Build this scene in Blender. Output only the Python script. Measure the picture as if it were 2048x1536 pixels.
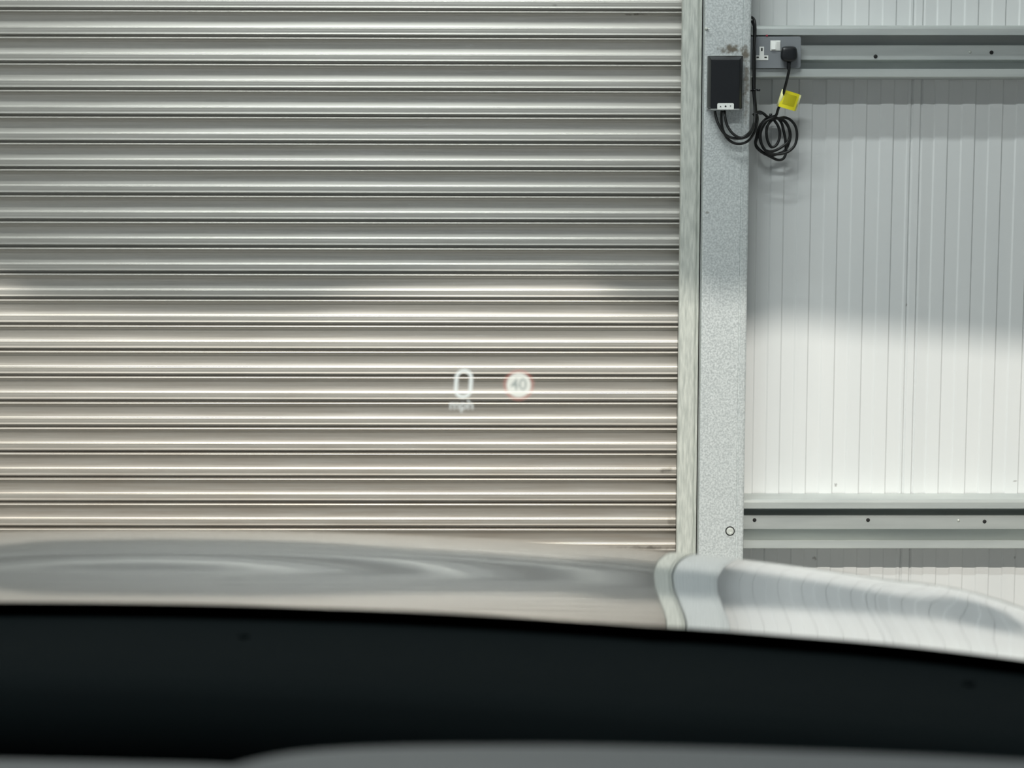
import bpy, bmesh, math, random
from mathutils import Vector, Matrix
R = math.radians
random.seed(4)
for o in list(bpy.data.objects): bpy.data.objects.remove(o)
SC = bpy.context.scene
COL = SC.collection

# ------------------------------------------------------------------ camera, sky, sun, exposure
F = 3500.0; PITCH = R(6.39); CAMZ = 1.35
cd = bpy.data.cameras.new('camera'); cam = bpy.data.objects.new('camera', cd); COL.objects.link(cam)
cam.location = (0, 0, CAMZ); cam.rotation_euler = (R(90) - PITCH, 0, 0)
cd.sensor_width = 36; cd.lens = F / 2048 * 36
cd.dof.use_dof = True; cd.dof.focus_distance = 4.75; cd.dof.aperture_fstop = 7.2
cd.clip_start = 0.02
SC.camera = cam
SC.view_settings.view_transform = 'Standard'; SC.view_settings.look = 'None'
SC.view_settings.exposure = 0.0; SC.view_settings.gamma = 1.0

w = bpy.data.worlds.new('sky'); SC.world = w; w.use_nodes = True
w.node_tree.nodes['Background'].inputs[0].default_value = (0.78, 0.90, 1.0, 1)
w.node_tree.nodes['Background'].inputs[1].default_value = 0.24

SUN_E = R(38); SUN_A = R(4)
sdir = Vector((math.sin(SUN_A) * math.cos(SUN_E), math.cos(SUN_A) * math.cos(SUN_E), -math.sin(SUN_E)))
sl = bpy.data.lights.new('sun', 'SUN'); sl.energy = 2.4; sl.angle = R(0.75); sl.color = (1, 0.95, 0.86)
so = bpy.data.objects.new('sun', sl); COL.objects.link(so); so.location = (-1, -6, 9)
so.rotation_euler = sdir.to_track_quat('-Z', 'Y').to_euler()

CEIL = 5.2
LAMPS = [(-0.7, 2.9, 100), (-0.7, 0.4, 165)]      # x, y, power of the strip lights hanging under the roof
for i, (x, y, p) in enumerate(LAMPS):
    l = bpy.data.lights.new('strip_light_glow', 'AREA'); l.shape = 'RECTANGLE'; l.size = 2.4; l.size_y = 0.14
    l.energy = p; l.color = (0.93, 1.0, 0.985)
    lo = bpy.data.objects.new('strip_light_glow', l); COL.objects.link(lo); lo.location = (x, y, 4.70)

# ------------------------------------------------------------------ helpers
def at(px, py, Y):
    u = (px - 1024) / F; v = -(py - 768) / F
    d = Vector((u, math.cos(PITCH) + v * math.sin(PITCH), -math.sin(PITCH) + v * math.cos(PITCH)))
    return Vector((0, 0, CAMZ)) + d * (Y / d.y)

def mat(name, color, rough=0.5, metal=0.0, coat=0.0, emit=None, alpha=None):
    m = bpy.data.materials.new(name); m.use_nodes = True
    b = m.node_tree.nodes['Principled BSDF']
    b.inputs['Base Color'].default_value = (*color, 1); b.inputs['Roughness'].default_value = rough
    b.inputs['Metallic'].default_value = metal; b.inputs['Coat Weight'].default_value = coat
    b.inputs['Coat Roughness'].default_value = 0.03
    if emit:
        b.inputs['Emission Color'].default_value = (*color, 1); b.inputs['Emission Strength'].default_value = emit
    return m

def N(m, t, **kw):
    n = m.node_tree.nodes.new(t)
    for k, v in kw.items(): setattr(n, k, v)
    return n

def noisy(m, scale_vec, scale, c1, c2, lo=0.35, hi=0.65, detail=5, bump=0.0, rough=None, tex='noise'):
    nt = m.node_tree; L = nt.links.new; b = nt.nodes['Principled BSDF']
    tc = N(m, 'ShaderNodeTexCoord'); mp = N(m, 'ShaderNodeMapping'); mp.inputs['Scale'].default_value = scale_vec
    L(tc.outputs['Object'], mp.inputs['Vector'])
    if tex == 'noise':
        n = N(m, 'ShaderNodeTexNoise'); n.inputs['Scale'].default_value = scale; n.inputs['Detail'].default_value = detail
        out = n.outputs['Fac']
    else:
        n = N(m, 'ShaderNodeTexVoronoi'); n.inputs['Scale'].default_value = scale; out = n.outputs['Color']
    L(mp.outputs[0], n.inputs['Vector'])
    mr = N(m, 'ShaderNodeMapRange'); mr.inputs[1].default_value = lo; mr.inputs[2].default_value = hi
    L(out, mr.inputs[0])
    mx = N(m, 'ShaderNodeMix', data_type='RGBA'); mx.inputs[6].default_value = (*c1, 1); mx.inputs[7].default_value = (*c2, 1)
    L(mr.outputs[0], mx.inputs[0]); L(mx.outputs[2], b.inputs['Base Color'])
    if rough:
        r = N(m, 'ShaderNodeMapRange'); r.inputs[3].default_value = rough[0]; r.inputs[4].default_value = rough[1]
        L(mr.outputs[0], r.inputs[0]); L(r.outputs[0], b.inputs['Roughness'])
    if bump:
        bp = N(m, 'ShaderNodeBump'); bp.inputs['Strength'].default_value = bump; bp.inputs['Distance'].default_value = 0.001
        L(mr.outputs[0], bp.inputs['Height']); L(bp.outputs[0], b.inputs['Normal'])
    return mx, tc

def stain(m, centre, radii, colour, amount=0.8, nscale=60, prev=None):
    """a smudge of dirt with its own ragged outline, in the object's own coordinates"""
    nt = m.node_tree; L = nt.links.new; b = nt.nodes['Principled BSDF']
    src = b.inputs['Base Color'].links[0].from_socket if b.inputs['Base Color'].links else None
    tc = N(m, 'ShaderNodeTexCoord'); mp = N(m, 'ShaderNodeMapping', vector_type='TEXTURE')
    mp.inputs['Location'].default_value = centre; mp.inputs['Scale'].default_value = radii
    ns = N(m, 'ShaderNodeTexNoise'); ns.inputs['Scale'].default_value = nscale; ns.inputs['Detail'].default_value = 6
    L(tc.outputs['Object'], ns.inputs['Vector']); L(tc.outputs['Object'], mp.inputs['Vector'])
    ln = N(m, 'ShaderNodeVectorMath', operation='LENGTH'); L(mp.outputs[0], ln.inputs[0])
    a = N(m, 'ShaderNodeMath', operation='MULTIPLY_ADD'); L(ns.outputs['Fac'], a.inputs[0]); a.inputs[1].default_value = 1.6; L(ln.outputs['Value'], a.inputs[2])
    mr = N(m, 'ShaderNodeMapRange', interpolation_type='SMOOTHSTEP'); mr.inputs[1].default_value = 1.7; mr.inputs[2].default_value = 0.9
    mr.inputs[3].default_value = 0; mr.inputs[4].default_value = amount
    L(a.outputs[0], mr.inputs[0])
    mx = N(m, 'ShaderNodeMix', data_type='RGBA')
    if src: L(src, mx.inputs[6])
    else: mx.inputs[6].default_value = b.inputs['Base Color'].default_value
    mx.inputs[7].default_value = (*colour, 1); L(mr.outputs[0], mx.inputs[0]); L(mx.outputs[2], b.inputs['Base Color'])

def obj(name, bm, m, parent=None, smooth=False, bevel=0, autos=None, sub=0, solid=0):
    me = bpy.data.meshes.new(name)
    bmesh.ops.recalc_face_normals(bm, faces=bm.faces)
    bm.to_mesh(me); bm.free()
    for mm in (m if isinstance(m, (list, tuple)) else [m]): me.materials.append(mm)
    o = bpy.data.objects.new(name, me); COL.objects.link(o)
    if parent: o.parent = parent
    if solid:
        s = o.modifiers.new('solid', 'SOLIDIFY'); s.thickness = abs(solid); s.offset = -1 if solid > 0 else 1
    if bevel:
        b = o.modifiers.new('bevel', 'BEVEL'); b.width = bevel; b.segments = 3; b.limit_method = 'ANGLE'; b.angle_limit = R(35)
    if sub:
        s = o.modifiers.new('sub', 'SUBSURF'); s.levels = sub; s.render_levels = sub
    if smooth:
        for p in me.polygons: p.use_smooth = True
    if bevel:
        wn = o.modifiers.new('wn', 'WEIGHTED_NORMAL'); wn.keep_sharp = True
        for p in me.polygons: p.use_smooth = True
    return o

def tag(o, label=None, cat=None, group=None, kind=None):
    if label: o['label'] = label
    if cat: o['category'] = cat
    if group: o['group'] = group
    if kind: o['kind'] = kind
    return o

def thing(name, label, cat, loc=(0, 0, 0), group=None, kind=None):
    o = bpy.data.objects.new(name, None); COL.objects.link(o); o.location = loc; o.empty_display_size = 0.1
    return tag(o, label, cat, group, kind)

def box(bm, x0, x1, y0, y1, z0, z1):
    r = bmesh.ops.create_cube(bm, size=1)
    for v in r['verts']:
        v.co = Vector(((x0 + x1) / 2 + v.co.x * (x1 - x0), (y0 + y1) / 2 + v.co.y * (y1 - y0), (z0 + z1) / 2 + v.co.z * (z1 - z0)))

def newbm(): return bmesh.new()
def boxbm(*a):
    b = newbm(); box(b, *a); return b

def sweep_x(bm, prof, x0, x1, closed=True, nx=1):
    """prof: list of (y, z) swept along x"""
    rings = []
    for i in range(nx + 1):
        x = x0 + (x1 - x0) * i / nx
        rings.append([bm.verts.new((x, y, z)) for y, z in prof])
    n = len(prof)
    for i in range(nx):
        for j in range(n if closed else n - 1):
            k = (j + 1) % n
            bm.faces.new((rings[i][j], rings[i][k], rings[i + 1][k], rings[i + 1][j]))
    if closed:
        bm.faces.new(rings[0]); bm.faces.new(rings[-1][::-1])

def prism_y(bm, pts, y0, y1):
    """pts: (x, z) outline given a thickness in y"""
    a = [bm.verts.new((x, y0, z)) for x, z in pts]; b = [bm.verts.new((x, y1, z)) for x, z in pts]
    n = len(pts); bm.faces.new(a); bm.faces.new(b[::-1])
    for i in range(n): bm.faces.new((a[i], b[i], b[(i + 1) % n], a[(i + 1) % n]))

def catmull(P, n=8):
    Q = [P[0]] + list(P) + [P[-1]]; out = []
    for i in range(1, len(Q) - 2):
        a, b, c, d = Q[i - 1], Q[i], Q[i + 1], Q[i + 2]
        for k in range(n):
            t = k / n
            out.append(0.5 * ((2 * b) + (c - a) * t + (2 * a - 5 * b + 4 * c - d) * t * t + (-a + 3 * b - 3 * c + d) * t ** 3))
    out.append(Q[-2]); return out

def tube(bm, P, r, seg=10, closed=False):
    rings = []; n = len(P)
    nrm = Vector((0, 1, 0.01))
    for i in range(n):
        if closed: t = P[(i + 1) % n] - P[i - 1]
        else: t = P[min(i + 1, n - 1)] - P[max(i - 1, 0)]
        if t.length < 1e-9: t = Vector((0, 0, 1))
        t.normalize(); nrm = (nrm - t * nrm.dot(t))
        if nrm.length < 1e-4: nrm = t.orthogonal()
        nrm.normalize(); b = t.cross(nrm)
        rr = r(i / (n - 1)) if callable(r) else r
        rings.append([bm.verts.new(P[i] + (nrm * math.cos(2 * math.pi * k / seg) + b * math.sin(2 * math.pi * k / seg)) * rr) for k in range(seg)])
    for i in range(n if closed else n - 1):
        A = rings[i]; B = rings[(i + 1) % n]
        for k in range(seg): bm.faces.new((A[k], A[(k + 1) % seg], B[(k + 1) % seg], B[k]))
    if not closed: bm.faces.new(rings[0]); bm.faces.new(rings[-1][::-1])

def disc_y(bm, c, prof, seg=28):
    """lathe about the y axis at c; prof = (radius, y towards the viewer)"""
    rings = []
    for r, h in prof:
        if r < 1e-6: rings.append([bm.verts.new((c[0], c[1] - h, c[2]))])
        else: rings.append([bm.verts.new((c[0] + r * math.cos(2 * math.pi * k / seg), c[1] - h, c[2] + r * math.sin(2 * math.pi * k / seg))) for k in range(seg)])
    for A, B in zip(rings, rings[1:]):
        for k in range(seg):
            q = (k + 1) % seg
            if len(A) == 1 and len(B) == 1: continue
            if len(B) == 1: bm.faces.new((A[k], A[q], B[0]))
            elif len(A) == 1: bm.faces.new((A[0], B[q], B[k]))
            else: bm.faces.new((A[k], A[q], B[q], B[k]))

def rrect(x0, x1, z0, z1, r, n=6):
    pts = []
    for cx, cz, a0 in ((x1 - r, z1 - r, 0), (x0 + r, z1 - r, 90), (x0 + r, z0 + r, 180), (x1 - r, z0 + r, 270)):
        for k in range(n + 1):
            a = R(a0 + 90 * k / n); pts.append((cx + r * math.cos(a), cz + r * math.sin(a)))
    return pts

# ------------------------------------------------------------------ materials
M = {}
M['slat'] = mat('painted shutter slats', (0.55, 0.54, 0.5), 0.36, 0.45)
mx, tc = noisy(M['slat'], (0.5, 1, 30), 6, (0.41, 0.395, 0.36), (0.47, 0.455, 0.425), 0.3, 0.7, bump=0.0, rough=(0.32, 0.42))
M['galv'] = mat('galvanised steel column', (0.5, 0.53, 0.53), 0.42, 0.3)
noisy(M['galv'], (1, 1, 1), 210, (0.46, 0.49, 0.49), (0.64, 0.67, 0.665), 0.36, 0.64, detail=8, bump=0.12, rough=(0.36, 0.52))
M['guide'] = mat('galvanised guide rail', (0.5, 0.52, 0.5), 0.42, 0.3)
noisy(M['guide'], (8, 8, 1), 22, (0.47, 0.49, 0.45), (0.64, 0.655, 0.60), 0.35, 0.65, detail=5, rough=(0.36, 0.5))
M['rail'] = mat('galvanised cladding rail', (0.40, 0.43, 0.43), 0.45, 0.6)
noisy(M['rail'], (0.4, 1, 3), 8, (0.50, 0.53, 0.52), (0.60, 0.63, 0.61), 0.35, 0.65, detail=4)
M['panel'] = mat('white lining panel', (0.74, 0.755, 0.75), 0.5, 0.0)
M['black'] = mat('black plastic', (0.006, 0.007, 0.009), 0.35)
M['cord'] = mat('black flex', (0.003, 0.0035, 0.0035), 0.45)
M['plate'] = mat('grey metal socket plate', (0.24, 0.255, 0.27), 0.42, 0.3)
M['white'] = mat('white plastic', (0.80, 0.81, 0.78), 0.4)
M['dark'] = mat('dark hole', (0.01, 0.01, 0.01), 0.8)
M['yellow'] = mat('yellow tag', (0.78, 0.70, 0.02), 0.35)
M['yellow2'] = mat('yellow print', (0.48, 0.43, 0.005), 0.5)
M['pale'] = mat('pale yellow fold', (0.86, 0.84, 0.42), 0.4)
M['silver'] = mat('silver backing', (0.6, 0.62, 0.6), 0.35, 0.7)
M['bolt'] = mat('zinc bolt', (0.60, 0.62, 0.58), 0.4, 0.3)
M['red'] = mat('red cable clip', (0.30, 0.03, 0.05), 0.4)
M['concrete'] = mat('concrete', (0.36, 0.35, 0.33), 0.7)
noisy(M['concrete'], (1, 1, 1), 3, (0.32, 0.31, 0.30), (0.42, 0.41, 0.39))
M['roof'] = mat('white roof lining', (0.62, 0.64, 0.64), 0.6)
M['paint'] = mat('metallic silver car paint', (0.52, 0.56, 0.62), 0.07, 0.92, coat=1.0)
M['trim'] = mat('black grained plastic', (0.0022, 0.0036, 0.004), 0.9)
M['trim'].node_tree.nodes['Principled BSDF'].inputs['Specular IOR Level'].default_value = 0.03
M['deep'] = mat('black felt', (0.001, 0.001, 0.001), 0.95)
M['deep'].node_tree.nodes['Principled BSDF'].inputs['Specular IOR Level'].default_value = 0.0
M['liner'] = mat('dark headlining', (0.03, 0.03, 0.032), 0.9)
M['dash'] = mat('soft grey dashboard', (0.038, 0.041, 0.043), 0.55)
M['glow'] = mat('lamp diffuser', (0.95, 1, 0.99), 0.5, emit=3.0)
M['rubber'] = mat('tyre rubber', (0.02, 0.02, 0.02), 0.8)

# ------------------------------------------------------------------ the shell of the unit
YW = 4.80           # face of the lining panels
YR = 4.70           # front lips of the cladding rails
YC = 4.64           # front face of the column
YG = 4.66           # front face of the door guide
YD = 4.745          # plane of the shutter curtain
XL, XR, YB = -6.0, 6.0, -9.0

tag(obj('floor', boxbm(XL, XR, YB, YW + 0.3, -0.2, 0.0), M['concrete']), kind='structure')
tag(obj('wall_left', boxbm(XL - 0.1, XL, YB, YW + 0.3, 0, CEIL), M['roof']), kind='structure')
tag(obj('wall_right', boxbm(XR, XR + 0.1, YB, YW + 0.3, 0, CEIL), M['roof']), kind='structure')

# ceiling; added gap with its far edge shaped to outline the sun patch
edge = [(-900, 520, YD), (-300, 536, YD), (-40, 545, YD), (10, 560, YD), (45, 590, YD), (110, 607, YD), (300, 618, YD), (480, 622, YD), (620, 612, YD), (720, 585, YD),
        (860, 562, YD), (1010, 553, YD), (1150, 552, YD), (1195, 568, YD), (1225, 592, YD), (1270, 609, YD), (1352, 615, YD), (1450, 596, YC), (1560, 640, YW),
        (1700, 655, YW), (2048, 690, YW), (2500, 730, YW)]
fr = []
for px, py, Y in edge:
    P = at(px, py, Y); t = (CEIL - P.z) / math.sin(SUN_E); C = P - sdir * t; fr.append((C.x, C.y))
bm = newbm()
ya, yb = YW + 0.3, min(p[1] for p in fr) - 1.75
xs0, xs1 = fr[0][0], fr[-1][0]
def slab(bm, poly):
    lo = [bm.verts.new((x, y, CEIL)) for x, y in poly]; hi = [bm.verts.new((x, y, CEIL + 0.02)) for x, y in poly]
    bm.faces.new(lo); bm.faces.new(hi[::-1])
    for i in range(len(poly)): bm.faces.new((lo[i], hi[i], hi[(i + 1) % len(poly)], lo[(i + 1) % len(poly)]))
for (a, b) in zip(fr, fr[1:]): slab(bm, [(a[0], a[1]), (b[0], b[1]), (b[0], ya), (a[0], ya)])
slab(bm, [(XL, YB), (xs0, YB), (xs0, ya), (XL, ya)]); slab(bm, [(xs1, YB), (XR, YB), (XR, ya), (xs1, ya)])
slab(bm, [(xs0, YB), (xs1, YB), (xs1, yb), (xs0, yb)])
tag(obj('ceiling', bm, M['roof']), kind='structure')

# lining panels: shallow vertical micro ribs, a joint every metre
def wall_profile(x0, x1):
    pts = []; per = 0.0738; s = 0.0042; dep = 0.0030
    xj = at(1832, 300, YW).x            # centre of the visible joint
    ph = at(1897, 300, YW).x - 0.005
    x = ph - per * 40
    ev = []
    while x < x1 + per:
        ev += [(x, 0), (x + s, dep), (x + per / 2, dep), (x + per / 2 + s, 0)]
        x += per
    ev = [e for e in ev if x0 < e[0] < x1 and not (abs(e[0] - xj) < 0.022)]
    j = [(xj - 0.018, 0.0005), (xj - 0.0135, 0.005), (xj - 0.009, 0.0), (xj + 0.008, 0.0), (xj + 0.0125, 0.005), (xj + 0.017, 0.0)]
    ev = sorted(ev + j)
    return [(x0, 0)] + ev + [(x1, 0)]
def wall_mesh(x0, x1, z0, z1):
    bm = newbm(); pr = wall_profile(x0, x1)
    lo = [bm.verts.new((x, YW + d, z0)) for x, d in pr]; hi = [bm.verts.new((x, YW + d, z1)) for x, d in pr]
    lb = [bm.verts.new((x, YW + 0.10, z0)) for x in (x0, x1)]; hb = [bm.verts.new((x, YW + 0.10, z1)) for x in (x0, x1)]
    for i in range(len(pr) - 1): bm.faces.new((lo[i], lo[i + 1], hi[i + 1], hi[i]))
    bm.faces.new((lb[0], lb[1], hb[1], hb[0]))
    bm.faces.new((lo[0], hi[0], hb[0], lb[0])); bm.faces.new((lo[-1], lb[1], hb[1], hi[-1]))
    return bm
DR = at(1362, 300, YG).x + 0.03
m = M['panel']
noisy(m, (1, 1, 0.3), 5, (0.62, 0.635, 0.635), (0.665, 0.675, 0.67), 0.3, 0.7)
for (px, py, rx, rz) in ((1672, 970, .006, .008), (1630, 1117, .010, .008), (1813, 610, .004, .007), (2030, 962, .009, .004), (2030, 1115, .005, .007)):
    c = at(px, py, YW); stain(m, (c.x, c.y, c.z), (rx, 0.05, rz), (0.25, 0.24, 0.23), 0.75, 220)
tag(obj('wall_front', wall_mesh(DR, XR, 0, CEIL), m), kind='structure')
DT = 4.1
tag(obj('wall_front_header', boxbm(-3.4, DR, YW, YW + 0.1, DT, CEIL), M['panel']), kind='structure')
tag(obj('wall_front_side', boxbm(XL, -3.4, YW, YW + 0.1, 0, CEIL), M['panel']), kind='structure')

# ------------------------------------------------------------------ cladding rails
def rail(zt, h, x0, x1, tilt, name, label, holes):
    """C-section with lips and a raised stiffener in its web; zt = top, h = height"""
    t = 0.002; a = 0.094
    d = [(0.0, 0.0), (a - 0.004, 0.0), (a - 0.0012, 0.0035), (a, 0.009), (a, 0.0245)]
    web = [(0.012, 0.0245)]
    # outline: outer skin then back along the inner skin
    prof = [(YW - 0.0005, zt), (YW - a + 0.005, zt), (YW - a + 0.001, zt - 0.003), (YW - a, zt - 0.009), (YW - a, zt - 0.0255),
            (YW - a + t, zt - 0.0255), (YW - a + t, zt - 0.010), (YW - a + 0.006, zt - 0.004), (YW - 0.010, zt - 0.004),
            (YW - 0.008, zt - h * 0.34), (YW - 0.060, zt - h * 0.36), (YW - 0.062, zt - h * 0.375), (YW - 0.062, zt - h * 0.645), (YW - 0.060, zt - h * 0.66),
            (YW - 0.008, zt - h * 0.68), (YW - 0.008, zt - h + 0.004), (YW - a + t, zt - h + 0.004), (YW - a + t, zt - h + 0.0215),
            (YW - a, zt - h + 0.0215), (YW - a, zt - h + 0.002), (YW - a + 0.002, zt - h), (YW - 0.0005, zt - h)]
    root = thing(name, label, 'rail')
    bm = newbm(); sweep_x(bm, prof, x0, x1)
    o = obj('rail_section', bm, M['rail'], root)
    for (px, py, light) in holes:
        c = at(px, py, YW - 0.062)
        b = newbm(); disc_y(b, (c.x, c.y, c.z), [(0.0052, -0.001), (0.0052, 0.0012), (0.0040, 0.0024), (0.0, 0.003)] if not light else [(0.004, -0.001), (0.004, 0.001), (0.0, 0.0018)], 16)
        obj('rail_screw', b, M['bolt'] if light else M['dark'], root, smooth=True)
    return root
xr0 = at(1500, 100, YC).x + 0.001
z1 = at(1800, 54, YR).z + 0.005; h1 = z1 - at(1800, 154, YR).z
up = rail(z1, h1, xr0, XR, 0, 'cladding_rail', 'upper horizontal galvanised steel rail with lips, running right from the socket', [(1751, 113, 0), (1940, 104, 1), (1983, 105, 0)])
z2 = at(1800, 1003, YR).z + 0.005; h2 = z2 - at(1800, 1098, YR).z
lw = rail(z2, h2, xr0, XR, 0, 'cladding_rail', 'lower horizontal galvanised steel rail near the floor, just above the car bonnet', [(1509, 1040, 0), (1736, 1040, 0), (1917, 1041, 1), (1969, 1043, 0)])

# ------------------------------------------------------------------ column
cx0 = at(1409, 100, YC).x; cx1 = at(1502, 100, YC).x
col = thing('steel_column', 'mottled galvanised steel column standing between roller shutter and white panels', 'column', ((cx0 + cx1) / 2, YC + 0.08, 0))
ox, oy = col.location.x, col.location.y
fold = at(1481, 500, YC).x
def L2(pts): return pts
bm = newbm()
pr = [(cx0, YW - 0.001), (cx0, YC + 0.004), (cx0 + 0.0012, YC + 0.0012), (cx0 + 0.004, YC), (fold - 0.0025, YC), (fold - 0.001, YC + 0.0016), (fold + 0.001, YC + 0.0016), (fold + 0.003, YC - 0.0008),
      (cx1 - 0.005, YC + 0.0002), (cx1 - 0.0015, YC + 0.0018), (cx1, YC + 0.006), (cx1, YW - 0.001)]
lo = [bm.verts.new((x - ox, y - oy, 0)) for x, y in pr]; hi = [bm.verts.new((x - ox, y - oy, CEIL - 0.002)) for x, y in pr]
for i in range(len(pr)): bm.faces.new((lo[i], lo[(i + 1) % len(pr)], hi[(i + 1) % len(pr)], hi[i]))
bm.faces.new(lo); bm.faces.new(hi[::-1])
for (px, py, rx, rz, amt) in ((1462, 98, .042, .018, .9), (1490, 108, .018, .036, .85), (1493, 160, .013, .075, .75), (1492, 215, .010, .06, .55), (1415, 425, .008, .006, .5)):
    c = at(px, py, YC); stain(M['galv'], (c.x - ox, c.y - oy, c.z), (rx, 0.05, rz), (0.13, 0.105, 0.07), amt, 90)
obj('column_section', bm, M['galv'], col)
c = at(1460, 1062, YC)
b = newbm(); disc_y(b, (c.x - ox, c.y - oy, c.z), [(0.0098, -0.001), (0.0098, 0.0036), (0.0090, 0.0045), (0.005, 0.0050), (0.0042, 0.0044), (0.0, 0.0044)], 28)
bo = tag(obj('bolt', b, M['bolt'], col, smooth=False), 'round zinc bolt head')
b = newbm(); disc_y(b, (c.x - ox, c.y - oy, c.z), [(0.0128, -0.001), (0.0128, 0.0008), (0.0, 0.0009)], 28); tag(obj('shade_ring', b, M['rubber'], bo), 'thin dark ring painted as shade')  # dark disc that paints in the shaded outline of the bolt head
c = at(1412.5, 57, YC)
b = newbm(); disc_y(b, (c.x - ox, c.y - oy, c.z), [(0.004, -0.001), (0.004, 0.003), (0.0025, 0.005), (0.0, 0.0055)], 12)
P0 = Vector((c.x - ox, c.y - oy - 0.003, c.z)); tube(b, [P0, P0 + Vector((0.004, -0.006, -0.001)), P0 + Vector((0.009, -0.008, -0.002))], 0.0012, 6)
obj('screw', b, M['bolt'], col)

# ------------------------------------------------------------------ roller shutter door
gx0 = at(1361.5, 300, YG).x; gx1 = at(1402, 300, YG).x
door = thing('door_1', 'closed beige-grey steel roller shutter of concave horizontal slats', 'door', (gx0, YD, 0), kind='structure')
dx, dy = gx0, YD
za = at(1350, 21.5, YD).z; zb = at(1350, 1006, YD).z; pit = (za - zb) / 19
mm = pit / 75.0
# one slat from its top slot downwards: (mm down, mm towards the viewer)
S = [(0.0, -4), (0.5, -15), (3.0, -17), (5.6, -15), (5.9, -1), (6.8, 3.4), (8.4, 4.9), (10.4, 4.9), (12.0, 3.0), (12.6, -1.0), (14.0, -4.6),
     (18, -6.6), (22, -8.4), (26, -9.8), (30, -10.6), (35, -10.8), (40, -10.4), (45, -9.6), (49, -8.8), (52.0, -8.1), (53.0, -6.6), (53.9, -5.8), (55.0, -5.6), (57, -5.7),
     (60.5, -5.8), (62.0, -5.5), (63.5, -5.8), (68.0, -5.7), (70.0, -5.1), (71.6, -4.7), (73.2, -5.1), (73.6, -14)]
prof = []
k0 = -int((DT + 0.02 - za) / pit)
k = k0
while za - k * pit > 0.02:
    zt = za + 0.0034 - k * pit
    j = random.uniform(-0.0006, 0.0006)
    for a_, d_ in S:
        z = zt - a_ * mm
        if z > 0.01: prof.append((-d_ * 0.001 * 1.0 + j, z))
    k += 1
bm = newbm()
xs = [-3.45, -1.45, 0.0]
xe = at(1375, 300, YD).x
def dooredge(x, z, jj): return z + (xe - x) * math.tan(R(0.13))
rings = []
nx = 24; X0 = -3.45
for i in range(nx + 1):
    x = X0 + (xe - X0) * i / nx
    rings.append([bm.verts.new((x - dx, y, z + (xe - x) * math.tan(R(0.14)) * min(1, max(0.35, z / 1.8)) - 0.0)) for y, z in prof])
for i in range(nx):
    for j in range(len(prof) - 1): bm.faces.new((rings[i][j], rings[i][j + 1], rings[i + 1][j + 1], rings[i + 1][j]))
cur = obj('curtain', bm, M['slat'], door, smooth=True)
# dirt, plus the light's downward fade painted in as brown; stains by the guide
m = M['slat']; nt = m.node_tree; L = nt.links.new; b = nt.nodes['Principled BSDF']
tcn = N(m, 'ShaderNodeTexCoord'); sp = N(m, 'ShaderNodeSeparateXYZ'); L(tcn.outputs['Object'], sp.inputs[0])
ns = N(m, 'ShaderNodeTexNoise'); ns.inputs['Scale'].default_value = 9; ns.inputs['Detail'].default_value = 6
mp = N(m, 'ShaderNodeMapping'); mp.inputs['Scale'].default_value = (0.6, 1, 8); L(tcn.outputs['Object'], mp.inputs[0]); L(mp.outputs[0], ns.inputs['Vector'])
mr = N(m, 'ShaderNodeMapRange'); mr.inputs[1].default_value = 1.20; mr.inputs[2].default_value = 0.1; mr.inputs[4].default_value = 1.3; L(sp.outputs['Z'], mr.inputs[0])
mu = N(m, 'ShaderNodeMath', operation='MULTIPLY'); L(mr.outputs[0], mu.inputs[0]); L(ns.outputs['Fac'], mu.inputs[1])
mxd = N(m, 'ShaderNodeMix', data_type='RGBA'); src = b.inputs['Base Color'].links[0].from_socket
L(src, mxd.inputs[6]); mxd.inputs[7].default_value = (0.30, 0.25, 0.20, 1); L(mu.outputs[0], mxd.inputs[0]); L(mxd.outputs[2], b.inputs['Base Color'])
for (px, py, rx, rz, amt) in ((1275, 29, .045, .004, .9), (1300, 911, .03, .002, .9), (1335, 940, .03, .012, .55), (1290, 1098, .12, .010, .6), (1345, 1045, .02, .02, .45), (1110, 10, .01, .006, .3)):
    c = at(px, py, YD); stain(M['slat'], (c.x - dx, 0, c.z), (rx, 0.1, rz), (0.06, 0.05, 0.035), amt, 60)
# guide channel
bm = newbm()
gp = [(gx0, YD + 0.05), (gx0, YG + 0.003), (gx0 + 0.003, YG), (gx1 - 0.010, YG), (gx1 - 0.006, YG + 0.001), (gx1 - 0.002, YG + 0.005), (gx1, YG + 0.012), (gx1, YD + 0.05)]
# a slotted channel: the curtain edge runs inside, so leave the left side open behind the front lip
gp = [(gx0, YG + 0.016), (gx0, YG + 0.003), (gx0 + 0.0025, YG), (gx0 + 0.040, YG), (gx0 + 0.0435, YG + 0.0015), (gx0 + 0.046, YG + 0.004), (gx1 - 0.001, YG + 0.006), (gx1, YG + 0.010),
      (gx1, YW - 0.002), (gx1 - 0.003, YW - 0.002), (gx1 - 0.003, YG + 0.012), (gx0 + 0.003, YG + 0.012), (gx0 + 0.003, YG + 0.016)]
lo = [bm.verts.new((x - dx, y - dy, 0)) for x, y in gp]; hi = [bm.verts.new((x - dx, y - dy, DT)) for x, y in gp]
for i in range(len(gp)): bm.faces.new((lo[i], lo[(i + 1) % len(gp)], hi[(i + 1) % len(gp)], hi[i]))
bm.faces.new(lo); bm.faces.new(hi[::-1])
obj('guide_channel', bm, M['guide'], door)
# thin bright flange in the slot between guide and column
fx = at(1405.0, 300, YG).x
obj('guide_flange', boxbm(fx - 0.0011 - dx, fx + 0.0011 - dx, 0.012 + YG - dy, YW - 0.004 - dy, 0, DT), M['silver'], door)
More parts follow.
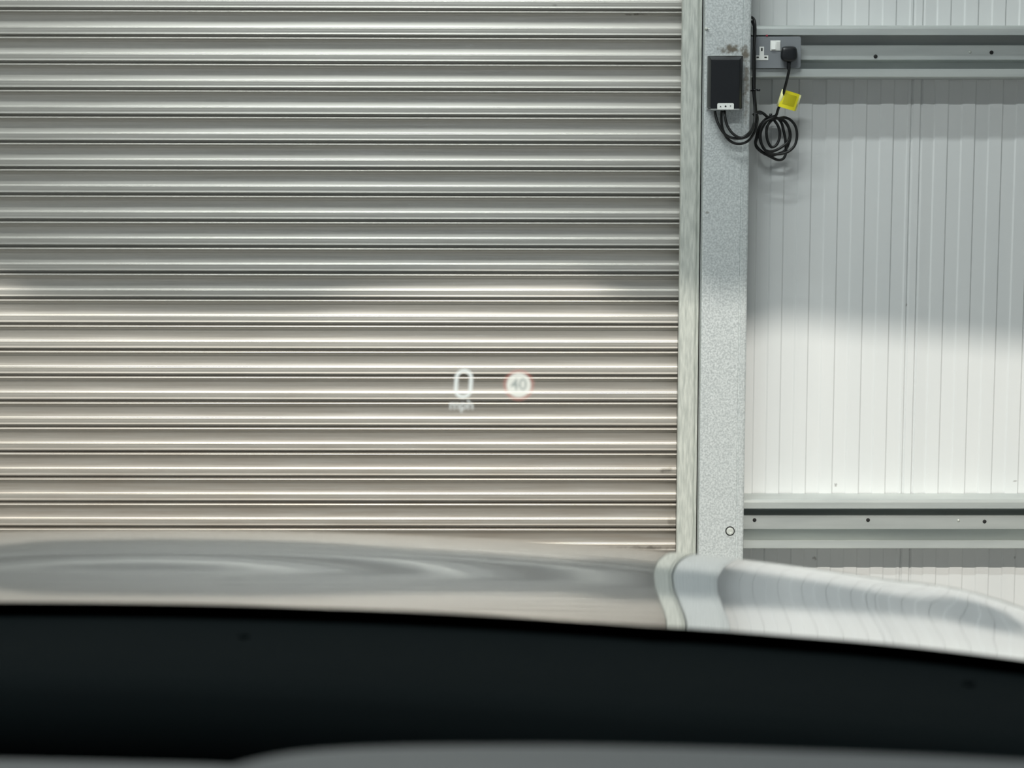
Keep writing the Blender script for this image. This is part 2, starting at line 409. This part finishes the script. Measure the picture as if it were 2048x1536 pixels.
# its two cable clips (one red)
c = at(1404.5, 995, YG)
b = newbm(); box(b, c.x - dx - 0.0045, c.x - dx + 0.0045, YG - dy - 0.004, YG - dy + 0.014, c.z - 0.006, c.z + 0.008)
clip = obj('clip', b, M['red'], door, bevel=0.001); tag(clip, 'small dark red clip')
b = newbm(); disc_y(b, (c.x - dx - 0.001, YG - dy - 0.004, c.z), [(0.0028, 0), (0.0022, 0.0012), (0, 0.0018)], 12)
obj('clip_screw', b, M['white'], clip)

# ------------------------------------------------------------------ black control box on the column
bx0 = at(1414, 160, YC).x; bx1 = at(1483, 160, YC).x; bz1 = at(1448, 112.5, YC).z; bz0 = at(1448, 218.5, YC).z
FD = 0.044; YF = YC - FD
fx0 = at(1422, 160, YF).x; fx1 = at(1479, 160, YF).x; fz1 = at(1450, 119, YF).z; fz0 = at(1450, 217.5, YF).z
bc = thing('control_box', 'black plastic control box with small white label, screwed to the steel column', 'control box', ((bx0 + bx1) / 2, YC, bz0))
o3 = bc.location
def loc(p): return (p[0] - o3.x, p[1] - o3.y, p[2] - o3.z)
bm = newbm()
obj('backplate', boxbm(bx0 - 0.001 - o3.x, bx1 + 0.0022 - o3.x, -0.0035, -0.0003, bz0 - 0.001 - o3.z, bz1 + 0.0022 - o3.z), M['silver'], bc, bevel=0.0008)
bm = newbm()
A = [(bx0, bz0 + 0.006), (bx0 + 0.005, bz0), (bx1, bz0), (bx1, bz1), (bx0, bz1)]
B = [(bx0, bz0 + 0.006), (bx0 + 0.005, bz0), (bx1, bz0), (bx1, bz1), (bx0, bz1)]
C_ = [(fx0, fz0 + 0.002), (fx0 + 0.002, fz0), (fx1, fz0), (fx1, fz1), (fx0, fz1)]
va = [bm.verts.new((x - o3.x, -0.0035, z - o3.z)) for x, z in A]
vb = [bm.verts.new((x - o3.x, -FD * 0.62, z - o3.z)) for x, z in [(x * 0.99 + (bx0 + bx1) / 2 * 0.01, z * 0.99 + (bz0 + bz1) / 2 * 0.01) for x, z in B]]
vc = [bm.verts.new((x - o3.x, -FD, z - o3.z)) for x, z in C_]
for P_, Q_ in ((va, vb), (vb, vc)):
    for i in range(5): bm.faces.new((P_[i], P_[(i + 1) % 5], Q_[(i + 1) % 5], Q_[i]))
bm.faces.new(va[::-1]); bm.faces.new(vc)
obj('casing', bm, M['black'], bc, bevel=0.0016)
# bright bottom edge and label
obj('bottom_edge', boxbm(fx0 + 0.001 - o3.x, fx1 - o3.x, -FD - 0.0008, -FD + 0.01, fz0 - 0.0022 - o3.z, fz0 - 0.0002 - o3.z), M['silver'], bc)
lx0 = at(1434.5, 212, YF).x; lx1 = at(1467.5, 212, YF).x; lz1 = at(1450, 206.5, YF).z; lz0 = fz0 - 0.002
bm = newbm(); r_ = 0.003
pts = [(lx0, lz0), (lx1, lz0)] + [(lx1 - r_ + r_ * math.cos(R(a)), lz1 - r_ + r_ * math.sin(R(a))) for a in (0, 30, 60, 90)] + [(lx0 + r_ + r_ * math.cos(R(a)), lz1 - r_ + r_ * math.sin(R(a))) for a in (90, 120, 150, 180)]
prism_y(bm, [(x - o3.x, z - o3.z) for x, z in pts], -FD - 0.0016, -FD - 0.0008 + 0.0009)
lab = obj('label_plate', bm, M['white'], bc); tag(lab, 'white label with three tiny dark symbols')
zc = (lz0 + lz1) / 2; wL = lx1 - lx0
bm = newbm(); yy0, yy1 = -FD - 0.0021, -FD - 0.0015
def sym(bm, pts, cx): prism_y(bm, [(cx + x * 0.001 - o3.x, zc + z * 0.001 - o3.z) for x, z in pts], yy0, yy1)
sym(bm, [(-2.2, -2), (2.0, -2), (0.4, 2)], lx0 + wL * 0.2)
sym(bm, [(2.4 * math.cos(R(a)), 2.4 * math.sin(R(a))) for a in range(0, 360, 30)], lx0 + wL * 0.5)
sym(bm, [(-2.2, 2), (2.2, 2), (0.6, 0.6), (-0.6, -2.2), (-0.8, 0.6)], lx0 + wL * 0.8)
obj('symbols', bm, M['dark'], lab)

# ------------------------------------------------------------------ double socket, plug
YS = YR - 0.0                                  # back box front
px0, px1 = at(1496.5, 100, 4.692).x, at(1602, 100, 4.692).x
pz1, pz0 = at(1550, 73, 4.692).z, at(1550, 136.5, 4.692).z
sk = thing('wall_socket', 'double mains socket with grey metal plate on the upper rail', 'socket', ((px0 + px1) / 2, 4.70, pz0))
s3 = sk.location
px0 = max(px0, cx1 + 0.002)
bm = newbm(); prism_y(bm, [(x - s3.x, z - s3.z) for x, z in rrect(px0, px1, pz0, pz1, 0.006)], 4.692 - s3.y, 4.697 - s3.y)
obj('face_plate', bm, M['plate'], sk, bevel=0.001)
bm = boxbm(px0 + 0.006 - s3.x, px1 - 0.006 - s3.x, 4.697 - s3.y, 4.757 - s3.y, pz0 + 0.006 - s3.z, pz1 - 0.006 - s3.z)
obj('back_box', bm, M['dark'], sk)
def Q(x, y):  # zoomed crop coordinates of the socket to a point on the plate
    p = at(1480 + x / 12.8, 40 + y / 12.8, 4.691); return (p.x - s3.x, p.z - s3.z)
T = [Q(*p) for p in ((400, 905), (498, 905), (498, 683), (615, 683), (615, 905), (722, 905), (722, 1028), (392, 1028))]
bm = newbm(); prism_y(bm, T, 4.6905 - s3.y, 4.6925 - s3.y); ins = obj('socket_insert', bm, M['white'], sk)
for (x0, x1, y0, y1) in ((540, 578, 715, 795), (420, 485, 937, 978), (622, 688, 937, 978)):
    a_ = Q(x0, y1); b_ = Q(x1, y0); bm = newbm(); prism_y(bm, rrect(a_[0], b_[0], a_[1], b_[1], 0.0011, 3), 4.690 - s3.y, 4.6908 - s3.y)
    obj('pin_hole', bm, M['dark'], ins)
a_ = Q(775, 795); b_ = Q(1040, 525); bm = newbm(); box(bm, a_[0], b_[0], 4.6900 - s3.y, 4.6925 - s3.y, a_[1] + 0.0008, b_[1])
bm_sw = obj('switch_surround', bm, M['white'], sk, bevel=0.0006)
for i, (xa, xb) in enumerate(((800, 905), (925, 1020))):
    a_ = Q(xa, 765 - i * 0); b_ = Q(xb, 545)
    bm = newbm(); y0 = 4.6900 - s3.y
    pr = [(y0, b_[1]), (y0 - 0.0008, b_[1]), (y0 - 0.0045, a_[1] + 0.001), (y0 - 0.0015, a_[1]), (y0, a_[1])] if i == 0 else [(y0, b_[1]), (y0 - 0.0045, b_[1] - 0.001), (y0 - 0.0008, a_[1]), (y0, a_[1])]
    sweep_x(bm, pr, a_[0], b_[0]); obj('rocker_switch', bm, M['white'], sk)
c = Q(690, 400); bm = boxbm(c[0] - 0.0025, c[0] + 0.0022, 4.690 - s3.y, 4.699 - s3.y, pz1 - s3.z + 0.0002, pz1 - s3.z + 0.0045)
tag(obj('indicator_tab', bm, M['red'], sk), 'tiny red tab above the plate')

# plug + its flex, coil, tag
pc = at(1578.5, 110, 4.66)
plug = thing('plugged_in_cord', 'black three-pin plug in the socket with its looped black flex below', 'power cord', (pc.x, 4.69, pc.z))
g3 = plug.location
def G(p): return Vector((p[0] - g3.x, p[1] - g3.y, p[2] - g3.z))
bm = newbm()
def W(x, y, Y): p = at(1480 + x / 12.8, 40 + y / 12.8, Y); return G(p)
outl = [(1060, 700), (1110, 672), (1250, 660), (1390, 672), (1440, 700), (1462, 760), (1480, 900), (1470, 990), (1430, 1050), (1330, 1080), (1200, 1082), (1080, 1050), (1035, 990), (1030, 900), (1045, 770)]
cen = (1255, 870)
layers = [(4.6895, 0.97), (4.678, 1.0), (4.668, 0.985), (4.661, 0.93), (4.657, 0.82), (4.6555, 0.5)]
rg = []
for Y, s in layers:
    rg.append([bm.verts.new(W(cen[0] + (x - cen[0]) * s, cen[1] + (y - cen[1]) * s, Y)) for x, y in outl])
for A_, B_ in zip(rg, rg[1:]):
    for i in range(len(outl)): bm.faces.new((A_[i], A_[(i + 1) % len(outl)], B_[(i + 1) % len(outl)], B_[i]))
bm.faces.new(rg[0]); bm.faces.new(rg[-1][::-1])
obj('plug', bm, M['black'], plug, smooth=True, sub=1)
bm = newbm(); tube(bm, [W(1253, 1060, 4.672), W(1252, 1130, 4.672), W(1245, 1200, 4.672), W(1240, 1270, 4.673)], lambda t: 0.0062 - 0.0018 * t, 12)
obj('strain_relief', bm, M['black'], plug, smooth=True)
def Z(x, y, Y): p = at(1500 + x / 8.533, 160 + y / 8.533, Y); return G(p)
def P1(x, y, Y): p = at(1340 + x / 4.52, y / 4.52, Y); return G(p)
seq = [P1(1080, 600, 4.673), P1(1075, 640, 4.673), Z(620, 40, 4.680), Z(590, 150, 4.688), Z(540, 330, 4.70), Z(480, 500, 4.715), Z(430, 620, 4.725)]
Lp1 = [(300, 650), (200, 740), (140, 850), (110, 980), (92, 1080), (140, 1165), (230, 1240), (350, 1310), (480, 1365), (570, 1340), (612, 1250), (612, 1150), (600, 1000), (570, 850), (540, 740), (490, 670), (420, 640)]
Lp2 = [(320, 670), (230, 780), (180, 910), (190, 1060), (240, 1180), (330, 1220), (440, 1200), (560, 1130), (640, 1060), (682, 950), (660, 820), (600, 720), (530, 670), (450, 655)]
Lp3 = [(370, 690), (300, 780), (282, 900), (300, 1030), (360, 1140), (440, 1120), (495, 1020), (508, 900), (480, 790), (430, 710), (380, 650)]
Lp4 = [(260, 710), (180, 840), (165, 980), (205, 1110), (300, 1240), (430, 1265), (560, 1255), (680, 1205), (770, 1100), (802, 950), (780, 800), (700, 690), (600, 642), (500, 650), (420, 660)]
Lp5 = [(290, 700), (200, 830), (120, 990), (100, 1120), (200, 1230), (340, 1290), (480, 1260), (600, 1200), (670, 1060), (690, 920), (650, 780), (580, 690), (480, 655), (400, 650), (300, 630), (240, 580), (170, 545), (110, 560), (70, 590)]
yy = 4.728
for k_, Lp in enumerate((Lp4, Lp3, Lp2, Lp1, Lp5)):
    for i, p in enumerate(Lp):
        seq.append(Z(p[0], p[1], yy + 0.0065 * k_ + 0.0065 * i / len(Lp)))
end = seq[-1]
seq += [P1(775, 1060, 4.752), P1(770, 1110, 4.72)]
bm = newbm(); tube(bm, catmull(seq, 7), 0.0037, 10)
obj('flex', bm, M['cord'], plug, smooth=True)
# cable tie round the coil
bm = newbm(); cT = Z(360, 640, 4.735)
ring = [cT + Vector((0.015 * math.cos(a), 0.028 * math.sin(a) + 0.012, 0.006 * math.cos(a + 0.6))) for a in [2 * math.pi * k / 20 for k in range(20)]]
tube(bm, ring, 0.0014, 6, closed=True); h = Z(355, 575, 4.725); tube(bm, [h, h + Vector((0, 0.002, -0.008))], 0.0040, 8)
obj('cable_tie', bm, M['black'], plug, smooth=True)
# yellow tag folded round the flex
def bilin(u, v):
    c = [(575, 160), (862, 250), (770, 535), (485, 450)]
    x = (1 - u) * (1 - v) * c[0][0] + u * (1 - v) * c[1][0] + u * v * c[2][0] + (1 - u) * v * c[3][0]
    y = (1 - u) * (1 - v) * c[0][1] + u * (1 - v) * c[1][1] + u * v * c[2][1] + (1 - u) * v * c[3][1]
    return x, y
yt = thing('cable_tag', 'bright yellow folded warning tag hanging on the black flex', 'tag', at(1578, 202, 4.70))
t3 = yt.location
def tagmesh(u0, u1, v0, v1, Y0, curve, n=10):
    bm = newbm(); g = []
    for i in range(n + 1):
        u = u0 + (u1 - u0) * i / n
        row = []
        for v in (v0, v1):
            x, y = bilin(u, v); p = at(1500 + x / 8.533, 160 + y / 8.533, Y0 - curve * math.sin(math.pi * u) * 0.004 + 0.006 * u)
            row.append(bm.verts.new(p - t3))
        g.append(row)
    for a_, b_ in zip(g, g[1:]): bm.faces.new((a_[0], a_[1], b_[1], b_[0]))
    return bm
obj('front_leaf', tagmesh(0.0, 0.96, 0, 1, 4.694, 1), M['yellow'], yt, solid=0.0004)
bm = tagmesh(0.0, 1.06, 0.02, 0.99, 4.706, -1); tag(obj('rear_leaf', bm, M['pale'], yt, solid=0.0004), 'pale yellow rear leaf')
bm = tagmesh(0.16, 0.84, 0.16, 0.78, 4.6932, 1); tag(obj('printed_panel', bm, M['yellow2'], yt, solid=0.0002), 'darker yellow printed panel')
bm = newbm(); a_ = Z(580, 165, 4.694) + g3 - t3; b_ = Z(488, 450, 4.7015) + g3 - t3
tube(bm, [a_, a_.lerp(b_, .5), b_], 0.0056, 12); tag(obj('fold', bm, M['pale'], yt, smooth=True), 'pale fold wrapped round the flex')

# cables of the control box and the bundle up the column side
yq = YF + 0.020
cb = bc; c3 = bc.location
def H(x, y, Y): return at(1340 + x / 4.52, y / 4.52, Y) - c3
cabs = [
 [(405, 1003, yq), (412, 1040, yq), (432, 1110, yq - .004), (480, 1195, yq - .006), (540, 1240, yq - .006), (620, 1252, yq - .006), (690, 1238, yq - .004), (735, 1190, yq + .006), (760, 1120, 4.645), (768, 1040, 4.655), (764, 940, 4.66), (757, 840, 4.66), (757, 700, 4.66), (757, 500, 4.66), (762, 400, 4.66), (770, 300, 4.66), (768, 210, 4.66), (755, 170, 4.668), (735, 155, 4.675)],
 [(468, 1003, yq), (464, 1060, yq + .004), (472, 1150, yq + .004), (510, 1240, yq + .003), (570, 1290, yq + .002), (640, 1300, yq + .002), (710, 1270, yq + .006), (765, 1190, 4.652), (786, 1110, 4.668), (790, 1060, 4.672), (780, 1020, 4.674), (772, 940, 4.672), (764, 840, 4.671), (764, 700, 4.671), (764, 500, 4.671), (760, 400, 4.671), (762, 300, 4.671), (758, 230, 4.674), (740, 190, 4.68)],
 [(492, 1003, yq), (498, 1060, yq - .006), (520, 1140, yq - .008), (570, 1210, yq - .012), (640, 1246, yq - .013), (700, 1215, yq - .008), (745, 1160, 4.636), (768, 1080, 4.652), (776, 1010, 4.667), (768, 900, 4.68), (752, 820, 4.684), (752, 700, 4.684)]]
for cpts in cabs:
    bm = newbm(); tube(bm, catmull([H(*p) for p in cpts], 8), 0.0036, 10); obj('cable', bm, M['cord'], cb, smooth=True)
for (x, y) in ((760, 815), (775, 1028)):
    c = H(x, y, 4.672); bm = newbm()
    tube(bm, [c + Vector((0.0085 * math.cos(a), 0.019 * math.sin(a), 0.0015 * math.cos(a))) for a in [2 * math.pi * k / 16 for k in range(16)]], 0.0015, 6, closed=True)
    tube(bm, [c + Vector((0.006, -0.012, 0.0)), c + Vector((0.014, -0.014, -0.001))], 0.0026, 8)
    obj('cable_tie', bm, M['black'], cb, smooth=True)

# ------------------------------------------------------------------ strip lights
for i, (x, y, p) in enumerate(LAMPS):
    t = thing('strip_light', ('white strip light under the roof nearest the shutter', 'white strip light under the roof above the car seats')[i], 'ceiling light', (x, y, 4.71))
    obj('housing', boxbm(-1.22, 1.22, -0.08, 0.08, 0.03, 0.09), M['white'], t, bevel=0.006)
    obj('diffuser', boxbm(-1.2, 1.2, -0.07, 0.07, 0.005, 0.03), M['glow'], t, bevel=0.006)
    for s in (-0.9, 0.9):
        bm = newbm(); tube(bm, [Vector((s, 0, 0.09)), Vector((s, 0, CEIL - 4.71))], 0.003, 6); obj('suspension_rod', bm, M['silver'], t)

# ------------------------------------------------------------------ the car the photo is taken from
CX = -0.40
car = thing('car', 'silver-grey car whose glossy bonnet faces the shutter, seen from its driving seat', 'car', (CX, 1.9, 0))
k3 = car.location
YN = 2.42
def slope(y):                    # bonnet slope along its length, degrees
    pts = [(1.10, -9.5), (1.30, -9.0), (1.36, -8.2), (1.45, -6.6), (1.54, -5.0), (1.63, -4.4), (1.72, -5.4), (1.82, -8.0), (1.90, -10.4), (1.97, -12.2), (2.05, -15), (2.15, -21), (2.25, -33), (2.33, -50), (2.39, -70), (YN, -84)]
    for (a, b_), (c, d) in zip(pts, pts[1:]):
        if y <= c: return b_ + (d - b_) * (y - a) / (c - a)
    return pts[-1][1]
prof = []; ys = [1.18 + (YN - 1.18) * i / 120 for i in range(121)]
z = 0.0; zs = [0.0]
for a, b_ in zip(ys, ys[1:]):
    z += math.tan(R(slope((a + b_) / 2))) * (b_ - a); zs.append(z)
iz = min(range(121), key=lambda i: abs(ys[i] - 1.95))
off = (0.94 + 0.019) - zs[iz]; zs = [q + off for q in zs]
def hood(o, y):
    f = (y - ys[0]) / (ys[1] - ys[0]); i = max(0, min(119, int(f))); f -= i; zi = zs[i] * (1 - f) + zs[i + 1] * f
    a = abs(o); z = zi - 0.055 * o * o - 0.10 * max(0, a - 0.5) ** 2 + 0.0055 * math.exp(-(o / 0.45) ** 2) * math.tanh((y - 1.52) / 0.15)
    z += 0.0045 * math.exp(-((a - 0.87) / 0.045) ** 2) - 0.0006 * math.exp(-((a - 0.60) / 0.05) ** 2)
    if a > 0.90: z -= 1.9 * (a - 0.90) ** 2 + 12 * (a - 0.90) ** 3
    return z
def rear(o): return 1.335 - 0.085 * min(1, abs(o) / 0.5) ** 2
bm = newbm(); no = 110; rows = []
for i in [-1] + list(range(121)):
    row = []; tuck = 0.005 if i < 0 else 0; i = max(i, 0)
    for j in range(no + 1):
        o = -1.02 + 2.04 * j / no
        y_ = rear(o) + (YN - rear(o)) * i / 120; yy_ = y_ - 0.16 * (max(0, abs(o) - 0.35) / 0.67) ** 2 * (i / 120) ** 2
        row.append(bm.verts.new((CX + o - k3.x, yy_ - k3.y + tuck * 3.2, hood(o, y_) - k3.z - tuck)))
    rows.append(row)
rows.insert(1, [bm.verts.new(v.co) for v in rows[1]])
for i in [0] + list(range(2, 122)):
    for j in range(no): bm.faces.new((rows[i][j], rows[i][j + 1], rows[i + 1][j + 1], rows[i + 1][j]))
bon = obj('bonnet', bm, M['paint'], car, smooth=True, solid=0.0012); bon.modifiers['solid'].use_rim = False
# front end below the bonnet: bumper, wings
bm = newbm()
def ring_at(z, s, fwd): 
    out = []
    for k_ in range(25):
        a = math.pi * k_ / 24
        x = -1.02 * s * math.cos(a); q = abs(x / 1.02)
        out.append((x, fwd - 0.16 * (max(0, q - 0.343) / 0.657) ** 2 - 0.0))
    return out
zl = [(0.70, 0.985, 2.425), (0.62, 0.985, 2.45), (0.50, 0.98, 2.47), (0.40, 0.97, 2.46), (0.28, 0.94, 2.42)]
rs = []
for z, s, fw in zl:
    pts = [(-1.02 * s, 1.30)] + ring_at(z, s, fw) + [(1.02 * s, 1.30)]
    rs.append([bm.verts.new((x + CX - k3.x, y - k3.y, z)) for x, y in pts])
for A_, B_ in zip(rs, rs[1:]):
    for i in range(len(A_) - 1): bm.faces.new((A_[i], A_[i + 1], B_[i + 1], B_[i]))
obj('bumper', bm, M['paint'], car, smooth=True, solid=0.002)
for s in (-1, 1):
    bm = newbm(); seg = 32; pr = [(0.20, -0.1), (0.33, -0.11), (0.36, -0.08), (0.365, 0.0), (0.36, 0.08), (0.33, 0.11), (0.20, 0.1)]
    rr = [[bm.verts.new((s * 0.80 + w_, -0.30 + r * math.cos(2 * math.pi * k_ / seg), 0.366 + r * math.sin(2 * math.pi * k_ / seg))) for r, w_ in pr] for k_ in range(seg)]
    for i in range(seg):
        for j in range(len(pr) - 1): bm.faces.new((rr[i][j], rr[i][j + 1], rr[(i + 1) % seg][j + 1], rr[(i + 1) % seg][j]))
    bmesh.ops.contextual_create(bm, geom=[r_[0] for r_ in rr])
    obj('tyre', bm, M['rubber'], car, smooth=True)
# scuttle panel behind the bonnet, black
bm = newbm(); n = 60
line = [(1.56, -0.042), (1.44, -0.023), (1.38, -0.015), (1.33, -0.0115), (1.28, -0.009), (1.20, -0.002), (1.13, 0.002), (1.10, -0.002), (1.085, -0.06)]
g = []
for i in range(n + 1):
    o = -0.98 + 1.96 * i / n; row = []
    for (y, dz) in line:
        zz = hood(o, rear(o)); sh = 1.335 - rear(o)
        row.append(bm.verts.new((CX + o - k3.x, y - k3.y - sh, min(zz + dz, zz + dz))))
    g.append(row)
for A_, B_ in zip(g, g[1:]):
    for j in range(len(line) - 1): bm.faces.new((A_[j], A_[j + 1], B_[j + 1], B_[j]))
sc = obj('scuttle_panel', bm, M['trim'], car, smooth=True, solid=0.004)
tag(sc, 'black plastic panel behind the bonnet')
for (px, py) in ((488, 1272), (1937, 1365)):
    y = 1.10
    while True:
        p = at(px, py, y); o = p.x - CX
        if p.z <= hood(o, rear(o)) - 0.0065 or y > 1.5: break
        y += 0.002
    bm = newbm()
    bmesh.ops.create_uvsphere(bm, u_segments=16, v_segments=8, radius=0.0045)
    for v in bm.verts: v.co = Vector((v.co.x, v.co.y, v.co.z * 0.5)) + Vector((p.x - k3.x, p.y - k3.y, p.z - 0.0))
    nz = obj('washer_nozzle', bm, M['trim'], sc, smooth=True)
# black well at the foot of the windscreen
bm = newbm()
v_ = [bm.verts.new((x - k3.x, y - k3.y, z)) for x, y, z in ((CX - 0.95, 1.10, 0.96), (CX + 0.95, 1.10, 0.96), (CX + 0.95, 0.55, 0.90), (CX - 0.95, 0.55, 0.90))]
bm.faces.new(v_); obj('windscreen_well', bm, M['deep'], car, solid=0.004)
# roof over the seats: it keeps the cabin dark
bm = newbm(); g = []
for i in range(25):
    o = -0.80 + 1.60 * i / 24; row = []
    for (y, z) in ((0.50, 1.590), (0.42, 1.620), (0.25, 1.655), (0.0, 1.675), (-0.6, 1.685), (-1.4, 1.65), (-2.2, 1.53), (-2.5, 1.2)):
        row.append(bm.verts.new((CX + o - k3.x, y - k3.y, z - 0.10 * o * o)))
    g.append(row)
for A_, B_ in zip(g, g[1:]):
    for j in range(7): bm.faces.new((A_[j], A_[j + 1], B_[j + 1], B_[j]))
roof = obj('roof', bm, M['paint'], car, smooth=True, solid=0.03)
roof.data.materials.append(M['liner']); roof.modifiers['solid'].material_offset = 1
for s in (-1, 1):
    bm = newbm(); tube(bm, [Vector((s * 0.79, 0.50 - k3.y, 1.52)), Vector((s * 0.88, 0.88 - k3.y, 1.27)), Vector((s * 0.93, 1.22 - k3.y, 0.97))], 0.03, 10)
    obj('windscreen_pillar', bm, M['liner'], car, smooth=True)
    bm = boxbm(s * 0.90 - 0.02, s * 0.90 + 0.02, -2.5 - k3.y, 1.30 - k3.y, 0.30, 0.93); obj('side_panel', bm, M['paint'], car, bevel=0.01)
# dashboard and instrument hood
def ridge(pts, Y, y1, dz1, m, name, parent, label=None, r=0.010):
    """a pad whose far edge follows the outline pts, curving over and running back towards the driver"""
    bm = newbm(); g = []
    P = catmull([Vector((p[0], p[1], 0)) for p in pts], 8)
    for q in P:
        e = at(q.x, q.y, Y); row = [bm.verts.new(e - k3 + Vector((0, 0.004, -0.10)))]
        for a in range(0, 91, 15):
            row.append(bm.verts.new(e - k3 + Vector((0, -r + r * math.cos(R(a)), -r + r * math.sin(R(a))))))
        for t in (0.25, 0.5, 0.75, 1.0):
            row.append(bm.verts.new(e - k3 + Vector((0, -r - (Y - r - y1) * t, dz1 * t * t))))
        row.append(bm.verts.new(e - k3 + Vector((0, -r - (Y - r - y1), dz1 - 0.12))))
        g.append(row)
    for A_, B_ in zip(g, g[1:]):
        for j in range(len(A_) - 1): bm.faces.new((A_[j], A_[j + 1], B_[j + 1], B_[j]))
    o = obj(name, bm, m, parent, smooth=True)
    if label: tag(o, label)
    return o
dashb = ridge([(-900, 1500), (-300, 1504), (0, 1508), (200, 1512), (420, 1518), (700, 1528), (1200, 1540), (1700, 1550), (2100, 1560), (2500, 1570)], 0.86, 0.62, -0.002, M['dash'], 'dashboard', car, 'grey soft-touch dashboard top')
ridge([(330, 1570), (400, 1545), (470, 1520), (560, 1499), (660, 1488), (800, 1482), (1000, 1480), (1200, 1481), (1500, 1488), (1800, 1499), (2060, 1512), (2300, 1526)], 0.80, 0.60, -0.004, M['dash'], 'instrument_hood', dashb, 'grey curved hood over the instruments')

# ------------------------------------------------------------------ head-up display: the virtual image stands above the bonnet, 2.3 m ahead
YH = 2.05
def lum(name, c, s, a):
    m = bpy.data.materials.new(name); m.use_nodes = True; nt = m.node_tree; nt.nodes.clear()
    o = nt.nodes.new('ShaderNodeOutputMaterial'); e = nt.nodes.new('ShaderNodeEmission'); t = nt.nodes.new('ShaderNodeBsdfTransparent'); x = nt.nodes.new('ShaderNodeMixShader')
    e.inputs[0].default_value = (*c, 1); e.inputs[1].default_value = s; x.inputs[0].default_value = a
    nt.links.new(t.outputs[0], x.inputs[1]); nt.links.new(e.outputs[0], x.inputs[2]); nt.links.new(x.outputs[0], o.inputs[0]); return m
HW = lum('display white light', (0.93, 1, 0.95), 0.95, 0.85); HR = lum('display red light', (1.0, 0.36, 0.30), 0.85, 0.28)
HY = lum('display disc light', (0.97, 1, 0.90), 0.92, 0.85); HG = lum('display grey light', (0.86, 1, 0.93), 0.34, 0.75)
HM = lum('display small text light', (0.93, 1, 0.95), 0.9, 0.8)
hud = bpy.data.objects.new('head_up_display', None); COL.objects.link(hud); hud.parent = car
hud['label'] = 'faint glowing head-up display reading 0 mph and a 40 limit sign'
def ringbm(outer, inner):
    bm = newbm(); n = len(outer)
    a = [bm.verts.new(v) for v in outer]; b_ = [bm.verts.new(v) for v in inner]
    for i in range(n): bm.faces.new((a[i], a[(i + 1) % n], b_[(i + 1) % n], b_[i]))
    return bm
def hp(px, py, dy=0): return at(px, py, YH + dy) - k3
def stad(cx, cy, w_, h_, n=10, sk=0.0):
    out = []
    for k_ in range(4 * n):
        a = 2 * math.pi * k_ / (4 * n); r = w_
        yy_ = math.sin(a) * r + (h_ - r) * (1 if math.sin(a) > 0 else -1)
        out.append((cx + math.cos(a) * r - sk * yy_, cy + yy_))
    return out
obj('speed_digit', ringbm([hp(*p) for p in stad(927, 767.5, 18.5, 29.5, sk=0.05)], [hp(*p) for p in stad(927, 767.5, 11.0, 22.5, sk=0.05)]), HW, hud)
cx, cy = 1037.5, 770
circ = lambda r, dy=0: [hp(cx + r * math.cos(2 * math.pi * k_ / 40), cy + r * math.sin(2 * math.pi * k_ / 40), dy) for k_ in range(40)]
obj('red_ring', ringbm(circ(31), circ(25.2)), HR, hud)
bm = newbm(); bm.faces.new([bm.verts.new(v) for v in circ(24.5)]); disc = obj('limit_disc', bm, HY, hud)
def text(s, px, py, size_px, m, name, dy, parent, sx=1.0):
    cu = bpy.data.curves.new(name, 'FONT'); cu.body = s; cu.size = 1; cu.align_x = 'CENTER'; cu.align_y = 'CENTER'; cu.offset = 0.012
    t = bpy.data.objects.new(name, cu); COL.objects.link(t)
    dg = bpy.context.evaluated_depsgraph_get(); me = bpy.data.meshes.new_from_object(t.evaluated_get(dg))
    bpy.data.objects.remove(t); sc_ = size_px / F * YH
    c = hp(px, py, dy)
    for v in me.vertices: v.co = Vector((v.co.x * sc_ * sx, 0, v.co.y * sc_)) + c
    me.materials.clear(); me.materials.append(m)
    o = bpy.data.objects.new(name, me); COL.objects.link(o); o.parent = parent; return o
text('40', cx, cy, 33, HG, 'limit_number', -0.002, disc)
text('mph', 923, 810, 28, HM, 'unit_text', 0, hud)
